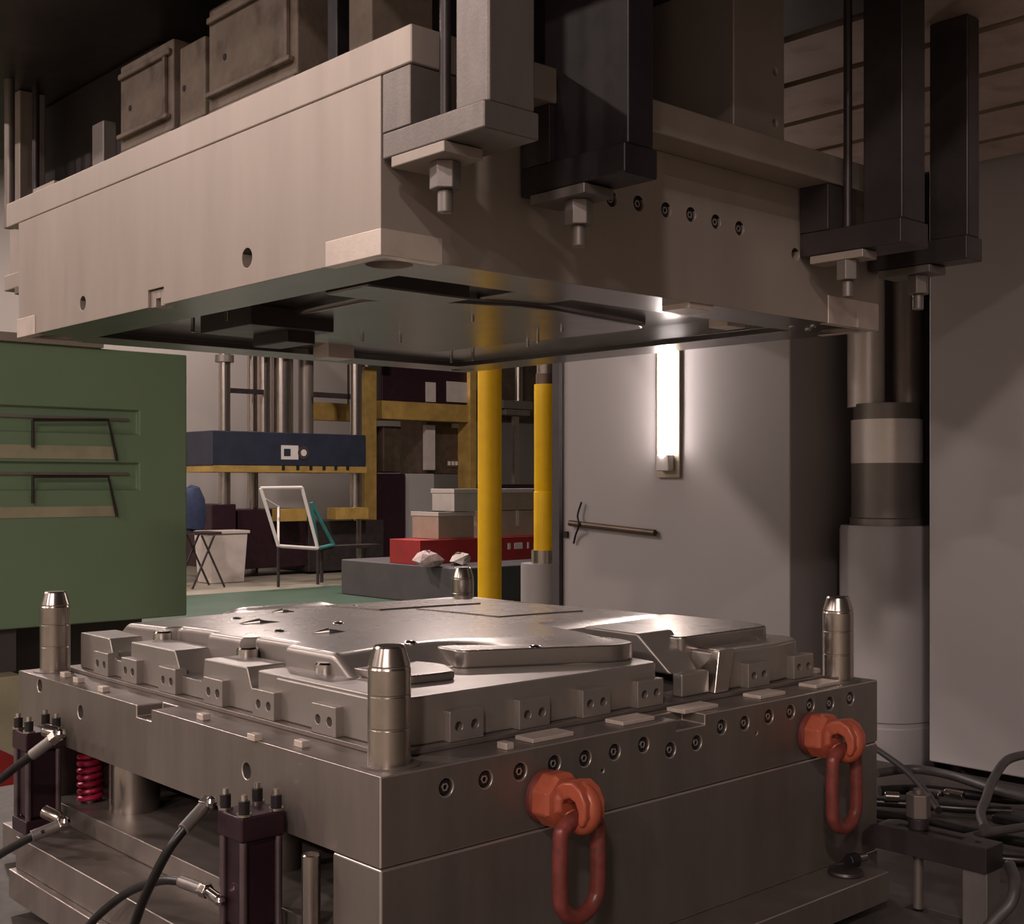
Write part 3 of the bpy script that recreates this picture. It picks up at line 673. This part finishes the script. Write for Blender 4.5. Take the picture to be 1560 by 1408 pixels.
P5 = lambda px, py, z: floor_pt(px, py, z)
hose([on_x(1575, 1148, 2.0), on_x(1535, 1158, 1.9), on_x(1512, 1190, 1.8), on_x(1502, 1218, 1.7), on_x(1494, 1240, 1.62), on_x(1500, 1262, 1.55)], .011, 'grey looped hose rising beside the press upright', 'rubber_grey', 'hoses behind the table clamp')
hose([on_x(1538, 1318, 1.32), on_x(1546, 1345, 1.25), on_x(1540, 1375, 1.22), on_x(1518, 1400, 1.2), on_x(1490, 1430, 1.18)], .0115, 'grey hose bending round the heel of the strap clamp', 'rubber_grey', 'hoses behind the table clamp')
tag(MB().box(floor_pt(1552, 1254, TZ)+Vector((-.05, -.05, 0)), floor_pt(1552, 1254, TZ)+Vector((.05, .05, .022))).build('pedal_box', 'steel_black', bevel=.006), 'black box half buried among the hoses', 'box')

# ------------------------------------------------------------------ green machine beyond
GYp = 5.4
gr = on_y(285, 938, GYp); gt = on_y(285, 541, GYp).z
gx0 = gr.x-4.2
GM = thing('green_machine', (gr.x-1.5, GYp+.7, 0), 'big green machine body with horizontal slots', 'machine')
gb = MB().box((gx0, GYp, gr.z), (gr.x, GYp+1.4, gt)).build('body', 'green_paint', GM, .01)
a = on_y(212, 640, GYp)
def zg(px, py): return on_y(px, py, GYp).z
cc = MB()
for y0, y1 in ((626, 662), (706, 746)): cc.box((gx0-.1, GYp-.1, zg(212, y1)), (a.x, GYp+.03, zg(212, y0)))
cut(gb, cc)
for y0 in (640, 722):
    MB().box((gx0, GYp+.012, zg(212, y0+2)), (a.x-.06, GYp+.03, zg(212, y0-2))).build('slot_rail', 'steel_mid', GM)
for y0, y1 in ((640, 702), (726, 787)):
    p1, p2, p3 = on_y(165, y0, GYp-.02), on_y(178, y1, GYp-.02), on_y(50, y0, GYp-.02)
    MB().tube([p3, p1, p2], .009, 8, sub=1).build('bent_rod', 'steel_dark', GM)
    MB().cyl(p3, on_y(50, y1-20, GYp-.02), .009, n=8).build('bent_rod', 'steel_dark', GM)
MB().box((gx0, GYp-.005, zg(150, 700)), (on_y(175, 700, GYp).x, GYp+.01, zg(150, 680))).build('stained_strip', 'olive_paint', GM)
MB().box((gx0, GYp-.005, zg(150, 787)), (on_y(175, 700, GYp).x, GYp+.01, zg(150, 771))).build('stained_strip', 'olive_paint', GM)
MB().box((gx0, GYp-.03, gt), (on_y(155, 530, GYp).x, GYp+1.3, gt+.05)).build('top_ledge', 'steel_light', GM, .004)
MB().box((gx0, GYp+.06, gr.z-.24), (gr.x-1.0, GYp+1.3, gr.z)).build('plinth', 'grey_dark', GM)
MB().box((gx0, GYp-.10, 0), (gr.x-1.02, GYp+1.3, gr.z-.24)).build('bed', 'olive_paint', GM, .01)
MB().box((gr.x-.9, GYp+.5, 0), (gr.x-.05, GYp+1.3, gr.z)).build('leg', 'grey_dark', GM)
p = on_y(8, 1160, 3.6)
tag(MB().prism([(p.x-.5, 0), (p.x+.05, 0), (p.x+.03, p.z+.02), (p.x-.1, p.z+.10), (p.x-.5, p.z+.1)], 1, 3.5, 3.9).build('red_cover', 'carton_red', bevel=.01), 'red cover standing before the green machine', 'cover')

# ------------------------------------------------------------------ yellow tubes behind the mould
def at(px, d): return CAM+FW*d+RT*((px-780)/1890*d)
g1 = at(746, 6.0); z1 = lambda py, d: H+(736-py)*d/1890
yt = thing('yellow_tube', (g1.x, g1.y, 0), 'bright yellow tube standing behind the far guide pin', 'tube')
MB().lathe([(.058, 0), (.058, z1(562, 6.0)), (.0, z1(562, 6.0))], (g1.x, g1.y, 0), n=36).build('sleeve', 'yellow_paint', yt)
MB().lathe([(.03, z1(562, 6.0)), (.03, z1(480, 6.0))], (g1.x, g1.y, 0), n=20).build('rod', 'brown_steel', yt)
MB().cyl((g1.x, g1.y, 0), (g1.x, g1.y, .03), .12, n=28).build('foot', 'grey_dark', yt)
D2 = 7.4; g2 = at(831, D2); g2b = at(826, D2)
y2 = thing('yellow_cylinder', (g2.x, g2.y, 0), 'dull yellow cylinder on a grey drum beside the grey upright', 'cylinder')
MB().lathe([(.128, 0), (.128, z1(862, D2)), (.125, z1(858, D2)), (.0, z1(858, D2))], (g2b.x, g2b.y, 0), n=40).build('drum', 'grey_paint', y2)
MB().lathe([(.085, z1(860, D2)), (.085, z1(838, D2)), (0, z1(838, D2))], (g2.x, g2.y, 0), n=36).build('collar', 'worn_chrome', y2)
MB().lathe([(.070, z1(838, D2)), (.070, z1(750, D2)), (.066, z1(749, D2)), (.066, z1(747, D2)), (.068, z1(746, D2)), (.068, z1(586, D2)), (0, z1(586, D2))], (g2.x, g2.y, 0), n=36).build('sleeve', 'yellow_paint', y2)
MB().lathe([(.058, z1(586, D2)), (.058, z1(570, D2))], (g2.x, g2.y, 0), n=36).build('cap', 'brown_steel', y2)
MB().lathe([(.052, z1(570, D2)), (.052, 3.4)], (g2.x, g2.y, 0), n=36).build('rod', 'worn_chrome', y2)
sd = RT*.085
MB().box(Vector((g2.x, g2.y, z1(838, D2)))+sd-Vector((.012, .012, 0)), Vector((g2.x, g2.y, z1(560, D2)))+sd+Vector((.012, .012, 0))).build('side_rail', 'yellow_old', y2, .002)
MB().tube([Vector((g2.x, g2.y, z1(840, D2)))+sd*1.3, Vector((g2.x, g2.y, z1(780, D2)))+sd*1.45, Vector((g2.x, g2.y, z1(700, D2)))+sd*1.3, Vector((g2.x, g2.y, z1(560, D2)))+sd*1.3], .008, 8).build('cable', 'rubber', y2)

# ------------------------------------------------------------------ background presses, table with cartons
BY = 17.4
bp = lambda px, py, Y=BY: on_y(px, py, Y)
pr = thing('column_press', bp(440, 870)*1, 'distant column press with navy platen and yellow edge', 'press')
pr.location.z = 0; ORG[pr.name] = Vector(pr.location)
def bbox(x0, y0, x1, y1, Y, depth, name, m, parent=None, bv=0.):
    a = on_y(x0, y1, Y); b = on_y(x1, y0, Y)
    return MB().box(a, (b.x, Y+depth, b.z)).build(name, m, parent, bv)
bbox(323, 663, 558, 709, BY, 1.6, 'platen', 'navy_paint', pr, .02)
bbox(325, 709, 559, 719, BY+.01, 1.55, 'platen_edge', 'yellow_old', pr)
for x in (430, 452, 472, 492, 510, 528): bbox(x, 710, x+4, 716, BY-.005, .03, 'slot', 'hole_black', pr)
a = bp(428, 700); b = bp(454, 679); MB().box((a.x, BY-.012, a.z), (b.x, BY-.001, b.z)).build('name_plate', 'white_paint', pr)
a = bp(432, 695); b = bp(442, 684); MB().box((a.x, BY-.016, a.z), (b.x, BY-.012, b.z)).build('name_plate_mark', 'navy_paint', pr)
ctr = bp(462, 690); MB().cyl(ctr+Vector((0, -.014, 0)), ctr+Vector((0, -.001, 0)), .12, n=28).build('round_badge', 'rod_mauve', pr)
ctr2 = ctr+Vector((0, -.016, 0)); MB().lathe([(.045, 0), (.06, 0), (.06, .004), (.045, .004)], ctr2, (0, -1, 0), n=24).build('badge_ring', 'white_paint', pr)
for px, Y, r, lab in ((342, BY+.3, .10, 0), (542, BY+.3, .115, 0), (385, BY+1.3, .10, 0), (565, BY+1.3, .12, 0)):
    c0 = on_y(px, 800, Y); MB().lathe([(r, 0), (r, 4.6)], (c0.x, c0.y, 0), n=24).build('column', 'worn_chrome', pr)
    if Y < BY+1: MB().lathe([(r*1.6, 0), (r*1.6, .12)], (c0.x, c0.y, on_y(px, 552, Y).z), n=24).build('column_collar', 'steel_mid', pr)
for px, r, m in ((402, .12, 'worn_chrome'), (430, .20, 'worn_chrome'), (466, .14, 'steel_mid')):
    c0 = on_y(px, 600, BY+.8); z0 = on_y(px, 660, BY).z
    MB().lathe([(r, z0-.1), (r, 4.6)], (c0.x, c0.y, 0), n=24).build('ram_cylinder', m, pr)
a = on_y(322, 545, BY); b = on_y(585, 480, BY); MB().box((a.x-.3, BY, 4.2), (b.x+.3, BY+1.8, 5.1)).build('crown', 'navy_paint', pr, .02)
bbox(322, 768, 360, 866, BY+.1, 1.2, 'base_left', 'maroon_black', pr, .02)
bbox(362, 775, 470, 868, BY+.3, 1.0, 'base_box', 'maroon_black', pr, .02)
bbox(428, 775, 468, 795, BY-.05, .3, 'yellow_bracket', 'yellow_old', pr, .01)
bbox(512, 773, 562, 792, BY-.05, .3, 'yellow_bracket', 'yellow_old', pr, .01)
bbox(470, 792, 585, 872, BY+.2, 1.0, 'base_box', 'steel_dark', pr, .02)
bbox(342, 594, 402, 598, BY+.5, .06, 'tie_bar', 'steel_dark', pr)
bbox(480, 601, 545, 605, BY+.5, .06, 'tie_bar', 'steel_dark', pr)
bbox(478, 616, 548, 640, BY+1.5, .15, 'yellow_beam', 'yellow_old', pr, .01)
# second press, to the right
P2 = thing('frame_press', on_y(650, 800, 18.2)*1, 'distant frame press with yellow cross beam and dark frame', 'press')
P2.location.z = 0; ORG[P2.name] = Vector(P2.location)
Y2 = 18.2
bbox(582, 560, 726, 618, Y2, 1.2, 'crown', 'maroon_black', P2, .02)
bbox(582, 618, 726, 638, Y2-.05, .6, 'yellow_beam', 'yellow_old', P2, .01)
bbox(556, 560, 574, 860, Y2-.1, .4, 'yellow_post', 'yellow_old', P2, .01)
bbox(716, 560, 726, 880, Y2-.1, .4, 'yellow_post', 'yellow_old', P2, .01)
bbox(650, 640, 726, 722, Y2+.3, .9, 'ram_block', 'brown_steel', P2, .02)
bbox(649, 648, 663, 716, Y2+.2, .1, 'pale_strip', 'carton_pale', P2)
bbox(690, 646, 712, 652, Y2+.25, .05, 'pale_strip', 'carton_pale', P2)
bbox(680, 700, 712, 712, Y2+.28, .02, 'lettered_plate', 'rod_mauve', P2)
for i in range(5): bbox(683+i*5.5, 703, 686.5+i*5.5, 709, Y2+.265, .015, 'plate_letter', 'white_paint', P2)
bbox(584, 650, 612, 720, Y2+.2, .5, 'guide_block', 'brown_steel', P2, .03)
bbox(573, 722, 618, 862, Y2, .8, 'cabinet', 'maroon_black', P2, .02)
bbox(619, 722, 662, 862, Y2+.1, .7, 'cabinet', 'grey_paint', P2, .02)
bbox(640, 752, 726, 862, Y2+.3, .6, 'bolster', 'steel_dark', P2, .02)
for x0, x1 in ((649, 664), (681, 712)): bbox(x0, 583, x1, 612, Y2-.02, .03, 'window_light', 'carton_pale', P2)
bbox(735, 560, 850, 640, Y2+.6, .6, 'crown_side', 'brown_steel', P2, .02)
c0 = on_y(790, 600, Y2+.2); MB().lathe([(.09, on_y(790, 612, Y2).z), (.09, 4.8)], (c0.x, c0.y, 0), n=20).build('side_column', 'worn_chrome', P2)
bbox(766, 612, 812, 622, Y2+.1, .3, 'flange', 'steel_mid', P2, .01); bbox(770, 625, 808, 632, Y2+.1, .3, 'flange', 'steel_mid', P2, .01)
bbox(784, 635, 791, 740, Y2+.1, .1, 'screw_post', 'worn_chrome', P2)
bbox(735, 738, 850, 745, Y2, .5, 'side_beam', 'maroon_black', P2)
# dark low platform with cartons
TY = 11.6
tag(MB().box((9.45, 11.2, .0), (12.6, 13.9, .517)).build('steel_platform', 'grey_dark', bevel=.02), 'low dark steel platform carrying the cartons', 'platform')
ptop = .5175
def carton(x0, x1, h, z0, Y, d, m, label, lid=None):
    a = on_y(x0, 850, Y); b = on_y(x1, 850, Y)
    t = thing('carton', ((a.x+b.x)/2, Y+d/2, z0), label, 'carton', 'cartons on the dark platform')
    MB().box((a.x, Y, z0), (b.x, Y+d, z0+h)).build('box_body', m, t, .006)
    if lid: MB().box((a.x-.015, Y-.015, z0+h-.06), (b.x+.015, Y+d+.015, z0+h)).build('box_lid', lid, t, .004)
    else: MB().box(((a.x+b.x)/2-.03, Y-.003, z0+h*.4), ((a.x+b.x)/2+.03, Y+d, z0+h+.003)).build('packing_tape', 'carton_pale', t)
    return t
zc = lambda py, Y=TY+.4: on_y(690, py, Y).z
carton(668, 722, zc(780)-zc(822)-.006, zc(822)+.004, TY+.5, .6, 'carton', 'brown carton with pale lid on the long red box', 'carton_pale')
carton(692, 738, zc(745)-zc(780)-.005, zc(780)+.005, TY+.45, .5, 'carton_pale', 'pale lidded carton on top of the brown carton', 'carton_pale')
carton(764, 822, zc(745)-zc(780)-.005, zc(780)+.006, TY+.5, .5, 'carton', 'brown carton stacked on the wide carton beside the yellow cylinder', 'carton_pale')
carton(745, 830, zc(780)-zc(822)-.006, zc(822)+.004, TY+.5, .6, 'carton', 'wide brown carton lying on the red box')
t = carton(640, 840, zc(822)-ptop, ptop, TY+.45, .7, 'carton_red', 'long red box with white lettering under the cartons')
a = on_y(772, 832, TY+.45)
for i, wd in enumerate((.05, .12, .03, .03, .07, .06)):
    x = a.x+.02+i*.13; MB().box((x, TY+.442, a.z-.05), (x+wd, TY+.449, a.z+.04)).build('printed_letter', 'white_paint', t)
for px, s, lab in ((652, .26, 'crumpled clear film lump beside the red box'), (700, .20, 'small pale carton lump before the red box')):
    a = on_y(px, 858, TY+.1)
    m = MB(); n = 9
    m.lathe([(0, 0), (s*.6, .0), (s*.75, s*.25), (s*.5, s*.6), (s*.2, s*.72), (0, s*.74)], (a.x, TY+.1, ptop), n=7)
    for v in m.v: v += Vector((random.uniform(-.05, .05), random.uniform(-.04, .04), random.uniform(0, .04)))
    tag(m.build('film_bundle' if s > .25 else 'paper_bundle', 'plastic_film' if s > .25 else 'carton_pale', smooth=False), lab, 'bundle')
# white and teal frames, chair with coat, bin
def framing(name, pts, Y, r, m, label):
    P_ = [on_y(x, y, Y) for x, y in pts]; t = thing(name, (P_[0].x, Y, min(p.z for p in P_)), label, 'frame')
    for i in range(len(P_)):
        MB().cyl(P_[i], P_[(i+1) % len(P_)], r, n=8).build('frame_bar', m, t)
    return t
FY = 15.6
wf = framing('white_frame', [(397, 744), (460, 743), (484, 836), (424, 832)], FY, .028, 'white_paint', 'leaning white metal frame before the navy press')
MB().cyl(on_y(424, 832, FY), on_y(424, 772, FY+.5), .02, n=8).build('brace', 'white_paint', wf); MB().cyl(on_y(424, 772, FY+.5), on_y(404, 760, FY+.3), .015, n=8).build('brace', 'white_paint', wf)
for x in (424, 484):
    e = on_y(x, 834, FY); MB().cyl((e.x, e.y, 0), e, .025, n=8).build('leg', 'steel_dark', wf)
tf = framing('teal_frame', [(474, 766), (484, 836), (508, 830)], FY+.1, .03, 'teal_paint', 'teal triangular frame leaning beside the white frame')
MB().box(on_y(484, 838, FY+.1), on_y(560, 828, FY+.5)).build('base_beam', 'steel_dark', tf)
for x in (490, 555):
    e = on_y(x, 834, FY+.3); MB().cyl((e.x, e.y, 0), e, .03, n=8).build('leg', 'steel_dark', tf)
CYp = 16.4
c0 = on_y(306, 868, CYp)
ch = thing('folding_chair', (c0.x, CYp, 0), 'folding chair with a blue coat over its back', 'chair')
seat = on_y(306, 812, CYp).z
for dx in (-.25, .25):
    for a_, b_ in (((-.28, 0, .0), (.1, 0, seat-.03)), ((.28, 0, 0), (-.12, 0, seat-.03))):
        MB().cyl((c0.x+a_[0], CYp+dx, a_[2]), (c0.x+b_[0], CYp+dx, b_[2]), .018, n=8).build('leg', 'steel_dark', ch)
MB().box((c0.x-.22, CYp-.24, seat-.02), (c0.x+.24, CYp+.24, seat+.02)).build('seat', 'steel_dark', ch, .01)
m = MB().lathe([(0, 0), (.22, .02), (.26, .25), (.22, .5), (.12, .66), (0, .70)], (c0.x-.16, CYp, seat+.045), n=14)
for v in m.v: v.y = CYp+(v.y-CYp)*.6; v += Vector((random.uniform(-.03, .03), 0, random.uniform(-.02, .02)))
tag(m.build('coat', 'cloth_blue'), 'blue coat heaped on the folding chair', 'coat')
b0 = on_y(338, 866, CYp+.9)
bn = thing('storage_bin', (b0.x, CYp+.65, 0), 'pale storage bin standing behind the folding chair', 'bin')
hb = on_y(330, 812, CYp+.9).z
MB().prism([(b0.x-.45, .0), (b0.x+.15, 0), (b0.x+.22, hb), (b0.x-.52, hb)], 1, CYp+.42, CYp+.9).build('tub', 'carton_pale', bn, .02)
MB().box((b0.x-.55, CYp+.40, hb), (b0.x+.25, CYp+.92, hb+.05)).build('rim', 'carton_pale', bn, .01)
